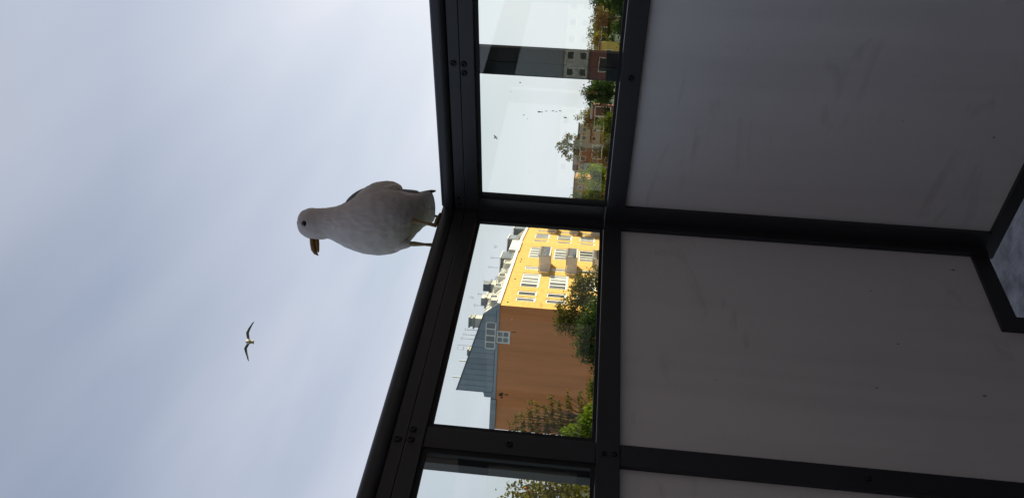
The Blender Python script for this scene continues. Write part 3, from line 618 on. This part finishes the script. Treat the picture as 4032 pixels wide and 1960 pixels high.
for i, (a, b) in enumerate(zip(edges[:-1], edges[1:])):
    zb = 8.08 if 1.81 < (a + b) / 2 < 4.47 else 7.12
    zl = (7.12 + (8.36 - 7.12) * a / 1.06) if a < 1.06 else rs(a) - .12
    zr = (7.12 + (8.36 - 7.12) * b / 1.06) if b < 1.06 else rs(b) - .12
    poly = [(a + .012, zb), (b - .012, zb), (b - .012, max(zr, zb + .05)), (a + .012, max(zl, zb + .05))]
    if b > 1.06 > a: poly = [(a + .012, zb), (b - .012, zb), (b - .012, zr), (1.06, 8.26), (a + .012, zl)]
    cl = obj('cladding_sheet', prism(poly, 0.0, 0.045, lambda u, v, t: GA(u, t, v)), M['zinc'], bld)
    obj('standing_seam', fbox(GA, b - .018, b + .018, 0.0, 0.085, zb, max(zr, zb + .1) - .03), M['zinc'], cl)
obj('cladding_back', prism([(0.1, 7.1), (9.1, 7.1), (9.1, 10.55), (1.1, 8.2)], -0.06, -0.004, lambda u, v, t: GA(u, t, v)), M['zinc_dark'], bld)
obj('cladding_sheet', prism([(9.13, 6.86), (9.66, 6.86), (9.64, 7.90), (9.20, 8.03), (9.13, 8.05)], -0.5, 0.03, lambda u, v, t: GA(u, t, v)), M['zinc'], bld)
# attic window band in the gable
gs = [fbox(GA, 1.82, 4.48, -.02, .075, 7.07, 7.17), fbox(GA, 1.82, 4.48, -.02, .075, 7.98, 8.075)]
ed = [1.82, 2.48, 3.15, 3.82, 4.48]
for e in ed: gs.append(fbox(GA, e - .06, e + .06, -.02, .072, 7.17, 7.98))
ab = obj('attic_window', join(*gs), M['white'], bld)
for a, b in zip(ed[:-1], ed[1:]): obj('pane', fbox(GA, a + .06, b - .06, -.015, .03, 7.17, 7.98), M['pane_grey'], ab)
obj('flashing', fbox(GA, -0.02, 2.55, -.02, .10, 6.805, 7.068), M['zinc'], bld)
obj('flashing', fbox(GA, 3.92, 9.74, -.02, .10, 6.805, 7.068), M['zinc'], bld)
e = 9.78
while e < GW - .1:
    obj('coping', fbox(GA, e + .01, min(e + .545, GW + .03) - .01, -.35, .14, 6.73, 7.28), M['zinc'], bld); e += .545
# soot streaks under the flashing
def stain(s0, z0, w_, h_):
    n = 12; V = [GA(s0 + w_ * math.sin(6.28 * k / n) * random.uniform(.5, 1.1), 0.006, z0 - h_ * .5 + h_ * .5 * math.cos(6.28 * k / n) * random.uniform(.6, 1.1)) for k in range(n)]
    return np.array([tuple(p) for p in V]), [list(range(n))]
obj('stain', join(stain(9.3, 6.55, .18, .5), stain(9.55, 6.35, .12, .3), stain(9.12, 6.4, .12, .4), stain(9.2, 6.0, .07, .5)), M['stain'], bld)
obj('stain', join(stain(2.62, 5.62, .06, .55)), M['stain'], bld)
obj('vent_cap', sphere(tuple(GA(1.35, .02, 5.6)), .06, 8, 6), M['white'], bld)
# chimneys, vents, poles, aerials
def chimney(g_, dep, w_, zb, zm, zt, m1='chimney', m2='cap'):
    c = obj('chimney', fbox(GA, g_, g_ + w_, -dep - .9, -dep, zb, zm), M[m1], bld)
    obj('chimney_cap', join(fbox(GA, g_ - .12, g_ + w_ + .12, -dep - 1.0, -dep + .1, zm + .002, zm + .16), fbox(GA, g_ + .05, g_ + w_ - .05, -dep - .85, -dep - .05, zm + .161, zt - .25), fbox(GA, g_ - .06, g_ + w_ + .06, -dep - .95, -dep + .05, zt - .249, zt - .1)), M[m2], c)
chimney(1.72, .5, .95, 8.2, 9.25, 9.95)
chimney(5.15, .6, .42, 9.3, 9.72, 9.98)
for s0, w_, zb, zm, zt, m2 in ((5.5, 1.8, 8.0, 8.75, 9.35, 'steel'), (10.2, 1.5, 8.0, 8.9, 9.75, 'zinc_dark')):
    c = obj('roof_vent', fbox(A, s0, s0 + w_, -2.3, -1.3, zb, zm), M['chimney'], bld)
    obj('vent_hood', join(fbox(A, s0 - .1, s0 + w_ + .1, -2.4, -1.2, zm + .002, zm + .2), fbox(A, s0 + .2, s0 + w_ - .2, -2.2, -1.4, zm + .201, zt)), M[m2], c)
for g_, z0, z1 in ((6.17, 9.8, 10.56), (7.95, 10.3, 11.18)): obj('flue_pipe', tube([GA(g_, -.3, z0), GA(g_, -.3, z1)], [.065, .065], 8), M['white'], bld)
for g_, dep, z0, z1 in ((3.0, .6, 8.9, 10.25), (3.52, .6, 9.0, 10.38), (4.03, .8, 9.2, 10.62), (1.28, 3, 8.6, 9.75), (0.75, 5, 8.5, 9.65), (0.3, 8, 8.4, 9.5), (-.4, 11, 8.3, 9.4), (-.9, 13, 8.3, 9.4)):
    an = obj('aerial', tube([GA(g_, -dep, z0), GA(g_, -dep, z1)], [.025, .018], 6), M['steel'], bld)
    for q in (.0, .22): obj('aerial_arm', tube([GA(g_ - .22 + q * .4, -dep, z1 - .12 - q), GA(g_ + .22 - q * .4, -dep, z1 - .12 - q)], [.012, .012], 5), M['steel'], an)
lp = [GA(4.62, -.5, 9.4), GA(4.62, -.5, 10.78), GA(5.08, -.5, 10.82), GA(5.12, -.5, 10.25), GA(4.75, -.5, 10.22)]
obj('aerial', tube(lp, [.022] * 5, 6), M['steel'], bld)
# wall vents
for s0 in (0.9, 8.6, 15.3, 16.3): obj('wall_vent', fbox(A, s0, s0 + .22, 0.001, .05, 6.1, 6.25), M['stain'], bld)
# balconies: slab, side boards, glazed front with posts, door wall kept behind
def balcony(fr, s0, s1, zt, dep=1.95):
    zb = zt - 1.19
    b = obj('balcony', fbox(fr, s0, s1, 0.01, dep, zb, zb + .16), M['balc'], bld)
    for k in (0, 1):
        obj('side_board', fbox(fr, s0 - .03, s0 + .01, .05 + k * .95, .05 + k * .95 + .91, zb + .17, zt - .07), M['balc'], b)
        obj('side_board', fbox(fr, s1 - .01, s1 + .03, .05 + k * .95, .05 + k * .95 + .91, zb + .17, zt - .07), M['balc'], b)
    n = 4; w_ = (s1 - s0) / n
    for k in range(n): obj('front_board', fbox(fr, s0 + k * w_ + .06, s0 + (k + 1) * w_ - .06, dep - .02, dep + .02, zb + .20, zt - .30), M['balc_glass'], b)
    for k in range(n + 1): obj('baluster', tube([fr(s0 + k * w_, dep - .04, zb - .05), fr(s0 + k * w_, dep - .04, zt + .15)], [.045, .045], 6), M['steel'], b)
    obj('handrail', join(tube([fr(s0, .02, zt), fr(s0, dep, zt)], [.045] * 2, 6), tube([fr(s0, dep, zt), fr(s1, dep, zt)], [.045] * 2, 6), tube([fr(s1, dep, zt), fr(s1, .02, zt)], [.045] * 2, 6), tube([fr(s0, dep, zt + .14), fr(s1, dep, zt + .14)], [.03] * 2, 6)), M['steel'], b)
    for k in range(3): obj('planter', fbox(fr, s0 + .5 + k * 1.1, s0 + 1.2 + k * 1.1, dep - .45, dep - .12, zb + .17, zb + .5), M['dark_p'], b)
M['dark_p'] = mat('planter_green', (0.05, 0.09, 0.04), rough=0.9, var=0.4, scale=6)
for zt_ in (3.89, 0.94, -2.01):
    balcony(A, 11.87, 15.66, zt_); balcony(B, 9.1, 13.0, zt_ + .08)

# ------------------------------------------------------------------ far buildings
def house(name, label, az, d, w_, dp, zb, zt, m, roofm, wins, turn=0.0, roof_h=0.0, flat=True, cat='building'):
    c = polar(az, d); c.z = 0
    t = thing(name, (c.x, c.y, 0), label, cat)
    a = math.radians(az + turn) - AZ0; f = Vector((math.sin(a), math.cos(a), 0)); r = Vector((f.y, -f.x, 0))
    fr = lambda s, o, z: c + r * s - f * o + Vector((0, 0, ZE + z))
    holes = [(x0, x1, z0, z1) for x0, x1, z0, z1 in wins]
    obj('wall', wall(fr, -w_ / 2, w_ / 2, -ZE, zt, holes, .2), m, t)
    obj('wall', join((np.array([tuple(p) for p in (fr(-w_ / 2, 0, -ZE), fr(-w_ / 2, -dp, -ZE), fr(-w_ / 2, -dp, zt), fr(-w_ / 2, 0, zt), fr(w_ / 2, 0, -ZE), fr(w_ / 2, -dp, -ZE), fr(w_ / 2, -dp, zt), fr(w_ / 2, 0, zt))]), [[0, 1, 2, 3], [4, 5, 6, 7], [1, 5, 6, 2]])), m, t)
    for h in holes:
        q = obj('window', join(fbox(fr, h[0], h[0] + .12, -.18, -.08, h[2], h[3]), fbox(fr, h[1] - .12, h[1], -.18, -.08, h[2], h[3]), fbox(fr, h[0] + .12, h[1] - .12, -.18, -.081, h[2], h[2] + .12), fbox(fr, h[0] + .12, h[1] - .12, -.18, -.081, h[3] - .12, h[3])), M['white'], t)
        obj('pane', fbox(fr, h[0] + .1, h[1] - .1, -.17, -.13, h[2] + .1, h[3] - .1), M['pane_dark'], q)
    if flat: obj('roof', fbox(fr, -w_ / 2 - .25, w_ / 2 + .25, -dp - .25, .3, zt + .002, zt + .28), roofm, t)
    else:
        P = [fr(-w_ / 2 - .3, .3, zt), fr(w_ / 2 + .3, .3, zt), fr(w_ / 2 + .3, -dp - .3, zt), fr(-w_ / 2 - .3, -dp - .3, zt), fr(-w_ / 2 - .3, -dp / 2, zt + roof_h), fr(w_ / 2 + .3, -dp / 2, zt + roof_h)]
        obj('roof', (np.array([tuple(p) for p in P]), [(0, 1, 5, 4), (2, 3, 4, 5), (0, 4, 3), (1, 2, 5), (0, 3, 2, 1)]), roofm, t)
    return t, fr
wg = lambda xs, w_, zs, h_: [(x, x + w_, z, z + h_) for x in xs for z in zs]
tO, frO = house('orange_house', 'orange brick house with pale windows behind the tall sparse tree', 6.9, 170, 6.4, 8, 0, 1.15, M['orange'], M['tile'], wg((-2.6, -.6, 1.4), 1.1, (-0.6, -3.2, -5.8), 1.2), turn=12, roof_h=1.0, flat=False)
bx_ = obj('bay', fbox(frO, -3.0, -.9, .05, 1.0, -4.2, -.3), M['beige'], tO)
obj('bay_roof', fbox(frO, -3.2, -.7, .0, 1.2, -.298, -.1), M['zinc_dark'], bx_); obj('pane', fbox(frO, -2.6, -1.3, 1.0, 1.03, -2.6, -.9), M['pane_dark'], bx_)
tB, frB = house('beige_apartment_block', 'beige block with stacked balconies just right of the orange house', 8.65, 160, 3.7, 10, 0, 1.1, M['beige'], M['tile'], wg((-1.3, .4), .9, (-0.5, -2.6, -4.7), 1.1), turn=-8)
for k, zt_ in enumerate((-1.0, -3.0, -5.0)):
    b_ = obj('balcony', fbox(frB, -1.7, 1.7, .02, 1.3, zt_ - .1, zt_), M['beige'], tB)
    obj('front_board', fbox(frB, -1.7, 1.7, 1.3, 1.36, zt_ - .1, zt_ + .8), M['beige'], b_); obj('roof_edge', fbox(frB, -1.75, 1.75, .02, 1.4, zt_ + 1.62, zt_ + 1.7), M['tile'], b_)
tS, frS = house('stair_tower', 'grey glazed stair tower among the trees beside a brown wall', 10.3, 128, 2.0, 3, 0, -1.0, M['redbrown'], M['zinc'], [(-.85, .75, -3.9, -1.3)], turn=5)
house('yellow_house', 'low yellow house partly hidden behind the dark outer post', 14.1, 138, 5.0, 6, 0, -1.55, M['yellow'], M['tile'], wg((-1.6, .2), 1.0, (-3.6,), 1.1), turn=-10)
house('cream_house', 'small cream house nearly swallowed by the trees at far right', 16.55, 150, 1.3, 4, 0, -1.75, M['beige'], M['tile'], [(-.3, .3, -2.6, -2.0)])
house('terracotta_house', 'terracotta house behind the bushes next to the corner post', 4.4, 190, 7.0, 8, 0, 1.5, M['orange'], M['tile'], wg((-2.8, -1.0, .8, 2.4), .9, (-.4, -3.0), 1.1), turn=10)
house('grey_block', 'grey block with rows of windows mirrored faintly in the outer post', -116, 150, 60, 12, 0, 4.9, M['zinc'], M['zinc_dark'], wg([-29 + i * 3.0 for i in range(19)], 1.5, (3.0, 0.6), 1.4))
house('brick_house', 'low red-brown house mirrored faintly below the grey block', -116, 120, 40, 9, 0, 0.0, M['redbrown'], M['tile'], wg([-18 + i * 4.4 for i in range(9)], 2.2, (-2.9, -6.0), 1.6))

# ------------------------------------------------------------------ trees
def leaves(pts, size, up_bias=0.0, asp=0.55, droop=0.0):
    n = len(pts); d = rng.normal(size=(n, 3)); d[:, 2] += up_bias; d /= np.linalg.norm(d, axis=1, keepdims=True)
    e = rng.normal(size=(n, 3)); e -= d * (e * d).sum(1, keepdims=True); e /= np.linalg.norm(e, axis=1, keepdims=True)
    s = size * rng.uniform(.6, 1.35, size=(n, 1)); nn = np.cross(d, e)
    V = np.empty((n, 4, 3)); V[:, 0] = pts - d * s * .5; V[:, 1] = pts + e * s * asp * .5 + nn * s * .10; V[:, 2] = pts + d * s * .5 - [0, 0, 1] * s * droop; V[:, 3] = pts - e * s * asp * .5 + nn * s * .10
    return V.reshape(-1, 3), np.arange(n * 4).reshape(n, 4)
def mesh_np(name, V, Fq, material, parent, base):
    me = bpy.data.meshes.new(name); V = V - np.array(base)
    me.vertices.add(len(V)); me.vertices.foreach_set('co', V.ravel()); n = len(Fq); k = Fq.shape[1]
    me.loops.add(n * k); me.loops.foreach_set('vertex_index', Fq.ravel().astype(np.int32)); me.polygons.add(n)
    me.polygons.foreach_set('loop_start', np.arange(0, n * k, k, dtype=np.int32)); me.polygons.foreach_set('loop_total', np.full(n, k, dtype=np.int32))
    me.update(calc_edges=True); me.validate(); me.materials.append(material)
    o = bpy.data.objects.new(name, me); COL.objects.link(o)
    if parent: o.parent = parent; ROOT[o] = ROOT[parent]
    else: o.location = base
    return o
def tree(name, label, az, d, lobes, n, size, lm, trunk_r=0.16, clump=0.22, group=None, cat='tree', up_bias=0.0, per=9, shell=0.45, berries=0, droop=0.0, base_off=(0, 0)):
    """lobes: (right, towards, up above eye, rx, ry, rz) in metres about the trunk; every lobe gets a limb"""
    c = polar(az, d); c.z = 0
    a = math.radians(az) - AZ0; f = Vector((math.sin(a), math.cos(a), 0)); r = Vector((f.y, -f.x, 0))
    t = thing(name, (c.x, c.y, 0), label, cat, group)
    W = lambda q: c + r * q[0] - f * q[1] + Vector((0, 0, ZE + q[2]))
    vol = np.array([l[3] * l[4] * l[5] for l in lobes]) ** (2 / 3); vol /= vol.sum(); P = []
    for l, fr_ in zip(lobes, vol):
        m = max(2, int(n * fr_ / per)); u = rng.normal(size=(m, 3)); u /= np.linalg.norm(u, axis=1, keepdims=True)
        rad = (shell + (1 - shell) * rng.uniform(size=(m, 1)) ** .6) * rng.uniform(.75, 1.12, size=(m, 1))
        q = u * rad * np.array(l[3:6]); ctr = np.array(W(l)[:]); R3 = np.array([r[:], (-f)[:], (0, 0, 1)])
        cc = ctr + q @ R3
        P.append((cc[:, None, :] + rng.normal(size=(m, per, 3)) * clump).reshape(-1, 3))
    P = np.concatenate(P)
    V, Fq = leaves(P, size, up_bias, droop=droop)
    mesh_np('crown', V, Fq, lm, t, t.location)
    zt_ = min(l[2] for l in lobes)
    top = Vector((c.x, c.y, max(1.2, ZE + zt_ * 1.0 - .3))); gs = [tube([c, c.lerp(top, .5) + r * .05, top], [trunk_r * 1.3, trunk_r, trunk_r * .75], 8)]
    for l in lobes:
        e = W(l); gs.append(tube([top - Vector((0, 0, .6)), top.lerp(e, .5) + Vector((0, 0, -.15)), e, e + Vector((0, 0, l[5] * .7))], [trunk_r * .55, trunk_r * .38, trunk_r * .22, .012], 6))
    obj('trunk', join(*gs), M['bark'], t, smooth=True)
    if berries:
        bs = [sphere(tuple(P[rng.integers(len(P))]), size * .33, 6, 4) for _ in range(berries)]
        b = obj('berries', join(*bs), M['berry'], t); tag(b, kind='stuff')
    return t
def rl(n, w_, h0, h1, r0, r1, dep=None):
    dep = dep or w_ * .7
    return [(random.uniform(-w_, w_), random.uniform(-dep, dep), random.uniform(h0, h1), *(random.uniform(r0, r1) for _ in range(3))) for _ in range(n)]
# trees in front of the ochre building, seen through the pane left of the corner
tree('brown_leaved_tree', 'olive brown tree in front of the ochre building corner', -3.9, 46, [(-.9, 0, .45, .65, .8, .55), (-.2, 0, .25, .8, .8, .65), (.75, 0, -.40, .9, .9, .55), (-1.0, 0, -.25, .7, .8, .6), (.1, .2, -1.2, 1.5, 1.2, .8), (1.4, 0, -.45, .5, .6, .45), (1.8, 0, -1.2, .7, .7, .6)], 6400, .15, L['olive'], .10, .14)
tree('dark_green_tree', 'dark green rounded tree below the brown gable wall', -6.0, 43, [(.55, 0, -.85, .85, .9, .62), (-.35, 0, -.85, .75, .9, .55), (-.75, 0, -1.25, .7, .8, .6), (-.1, .2, -1.7, 1.5, 1.2, .8), (1.3, 0, -1.3, .9, .9, .8), (-1.1, .2, -1.9, .7, .7, .6), (.2, .2, -2.4, 1.7, 1, .7)], 8200, .15, L['dark'], .12, .15)
tree('low_shrub_tree', 'small leafy treetop just above the rail before the gable', -9.3, 40, [(0, 0, -1.35, .32, .4, .3), (.35, 0, -1.75, .5, .5, .35), (-.25, 0, -1.75, .5, .5, .4), (-.45, 0, -1.25, .3, .3, .22)], 1100, .14, L['mid'], .08, .12)
sh = []
for x, z in ((-.31, 2.55), (.22, 2.33), (.40, 2.04), (.84, 1.70), (.80, 1.38), (.80, .98), (1.17, .74), (1.0, .32), (1.40, -.06), (1.5, -.6)):     # boughs reaching out to the right, tips a little raised
    for k in range(5): sh.append((x - .10 - k * .30, random.uniform(-.15, .15), z - .05 - k * .05, .17, .16, .05 + .03 * k))
tree('rowan_tree', 'rowan with upright shoots and orange berries before the gable wall', -12.1, 38, sh + [(-1.5, 0, 1.2, .45, .5, .9), (-1.5, 0, .2, .6, .5, .7), (-.9, 0, -.7, 1.0, .6, .45), (-.3, 0, -1.5, 1.8, 1.0, .7)], 7000, .13, L['rowan'], .06, .065, up_bias=-.3, berries=70, droop=.3)
tree('willow_bush', 'bright green drooping willow low before the rowan', -12.0, 33, [(-.45, 0, -.45, .35, .4, .45), (-.25, 0, -.95, .55, .5, .5), (.15, 0, -1.15, .55, .5, .45), (-.1, .1, -1.5, .9, .7, .5), (.5, 0, -1.45, .35, .4, .35)], 4200, .13, L['bright'], .07, .10, up_bias=-.8, droop=.4)
tree('broad_leaved_tree', 'dark broadleaf tree behind the second pane at the left', -18.6, 30, [(.3, 0, 1.25, .9, .9, .7), (-.9, 0, 1.6, 1.2, 1.0, .8), (.75, 0, .55, .75, .8, .6), (1.05, 0, -.1, .65, .7, .6), (.1, 0, .1, 1.2, 1.0, .9), (-1.6, 0, .6, 1.2, 1.0, .9), (.7, .1, -1.0, 1.0, .9, .8), (-.8, .1, -1.2, 1.5, 1, .8)], 7000, .16, L['rowan'], .12, .15, berries=14)
# beyond the right-hand pane
GR = 'trees along the far skyline'
tree('bushy_tree', 'yellow-green bushy tree closest to the corner post', 4.25, 108, rl(7, 1.3, -2.2, -.3, .7, 1.2) + [(0, 0, .3, .7, .7, .7), (.2, .4, -2.4, 1.6, 1, 1.1)], 4600, .27, L['mid'], .14, .25, GR)
tree('bushy_tree', 'lime green bushy tree second from the corner post', 5.45, 112, rl(7, 1.3, -2.6, -.6, .7, 1.2) + [(.2, 0, -.1, .8, .8, .7), (0, .4, -2.5, 1.6, 1, 1.1)], 4600, .27, L['bright'], .14, .25, GR)
tree('bushy_tree', 'olive bush low in front of the orange house', 6.3, 118, rl(6, 1.2, -3.4, -1.9, .7, 1.1), 1500, .30, L['olive'], .14, .25, GR)
tree('sparse_tall_tree', 'tall sparse tree rising highest above the skyline', 7.62, 138, [(0, 0, 4.1, .7, .8, .7), (-.9, 0, 3.1, .7, .8, .6), (.9, 0, 3.3, .8, .8, .6), (-1.7, 0, 2.3, .7, .7, .5), (1.8, 0, 2.6, .7, .7, .5), (.2, 0, 2.4, .8, .8, .7), (-.4, 0, 1.4, .8, .7, .5), (.9, 0, 1.3, .7, .7, .5), (-1.6, 0, 1.0, .5, .5, .4), (1.9, 0, 1.5, .4, .4, .3)], 900, .40, L['olive'], .12, .22, GR, per=6)
tree('bushy_tree', 'dull green bush hiding the foot of the beige block', 8.0, 125, rl(6, 1.8, -4.2, -2.9, .7, 1.1), 1400, .30, L['olive'], .14, .25, GR)
tree('bushy_tree', 'pale golden tree between the beige block and the stair tower', 9.75, 135, rl(7, 1.2, -1.4, .3, .6, 1.0) + [(0, 0, 1.1, .5, .5, .6)], 1700, .32, L['gold'], .12, .25, GR)
tree('bushy_tree', 'green bush below the stair tower', 9.6, 116, rl(6, 1.4, -4.0, -2.6, .7, 1.1), 1500, .30, L['mid'], .12, .25, GR)
tree('dense_tree', 'dense dark green tree left of the dark outer post', 11.55, 98, rl(9, 1.2, -2.6, -.6, .8, 1.2) + [(.1, 0, .05, .8, .8, .7), (-.9, 0, -.4, .6, .7, .6)], 4600, .26, L['dark'], .16, .22, GR)
ld = ['mid green tree just right of the dark outer post', 'golden green tree second right of the dark outer post', 'deep green tree third right of the dark outer post', 'olive tree near the right end of the skyline', 'dark tree at the very right end of the skyline', 'green tree past the right end of the skyline']
for i, (az, tp, lm) in enumerate(((13.6, .1, 'mid'), (14.9, .55, 'gold'), (15.8, .60, 'mid'), (16.7, .30, 'olive'), (17.6, .35, 'dark'), (18.8, .4, 'mid'))):
    tree('skyline_tree', ld[i], az, 150 + 4 * (i % 3), rl(10, 1.6, tp - 4.0, tp - 1.0, .7, 1.3) + [(random.uniform(-1, 1), 0, tp - .35, .5, .6, .5), (0, 0, tp - .2, .35, .5, .5)], 3000, .34, L[lm], .15, .28, GR)
lf = ['dark shrub low beside the yellow house', 'dark bush low at the right edge of the pane', 'dark green bush low between the cream house and the rail']
for i, (az, tp) in enumerate(((15.7, -2.6), (17.9, -1.4), (16.8, -2.3))):
    tree('low_bush', lf[i], az, 112, rl(8, 1.7, tp - 2.6, tp - .9, .7, 1.1), 2200, .28, L['dark'], .12, .25, GR)
# far-off woods that close the horizon
Pw = []
for az in np.linspace(-30, 40, 260):
    c = polar(az + random.uniform(-.1, .1), random.uniform(330, 420)); h = random.uniform(7, 9.3)
    u = rng.normal(size=(90, 3)); u /= np.linalg.norm(u, axis=1, keepdims=True); u *= np.array([3.0, 3.0, h * .48]); Pw.append(u + np.array([c.x, c.y, h * .52]))
V, Fq = leaves(np.concatenate(Pw), 1.7)
wd = mesh_np('distant_woods', V, Fq, L['mid'], None, (0, 0, 0)); tag(wd, 'far wooded skyline beyond the houses', 'woods', kind='stuff')
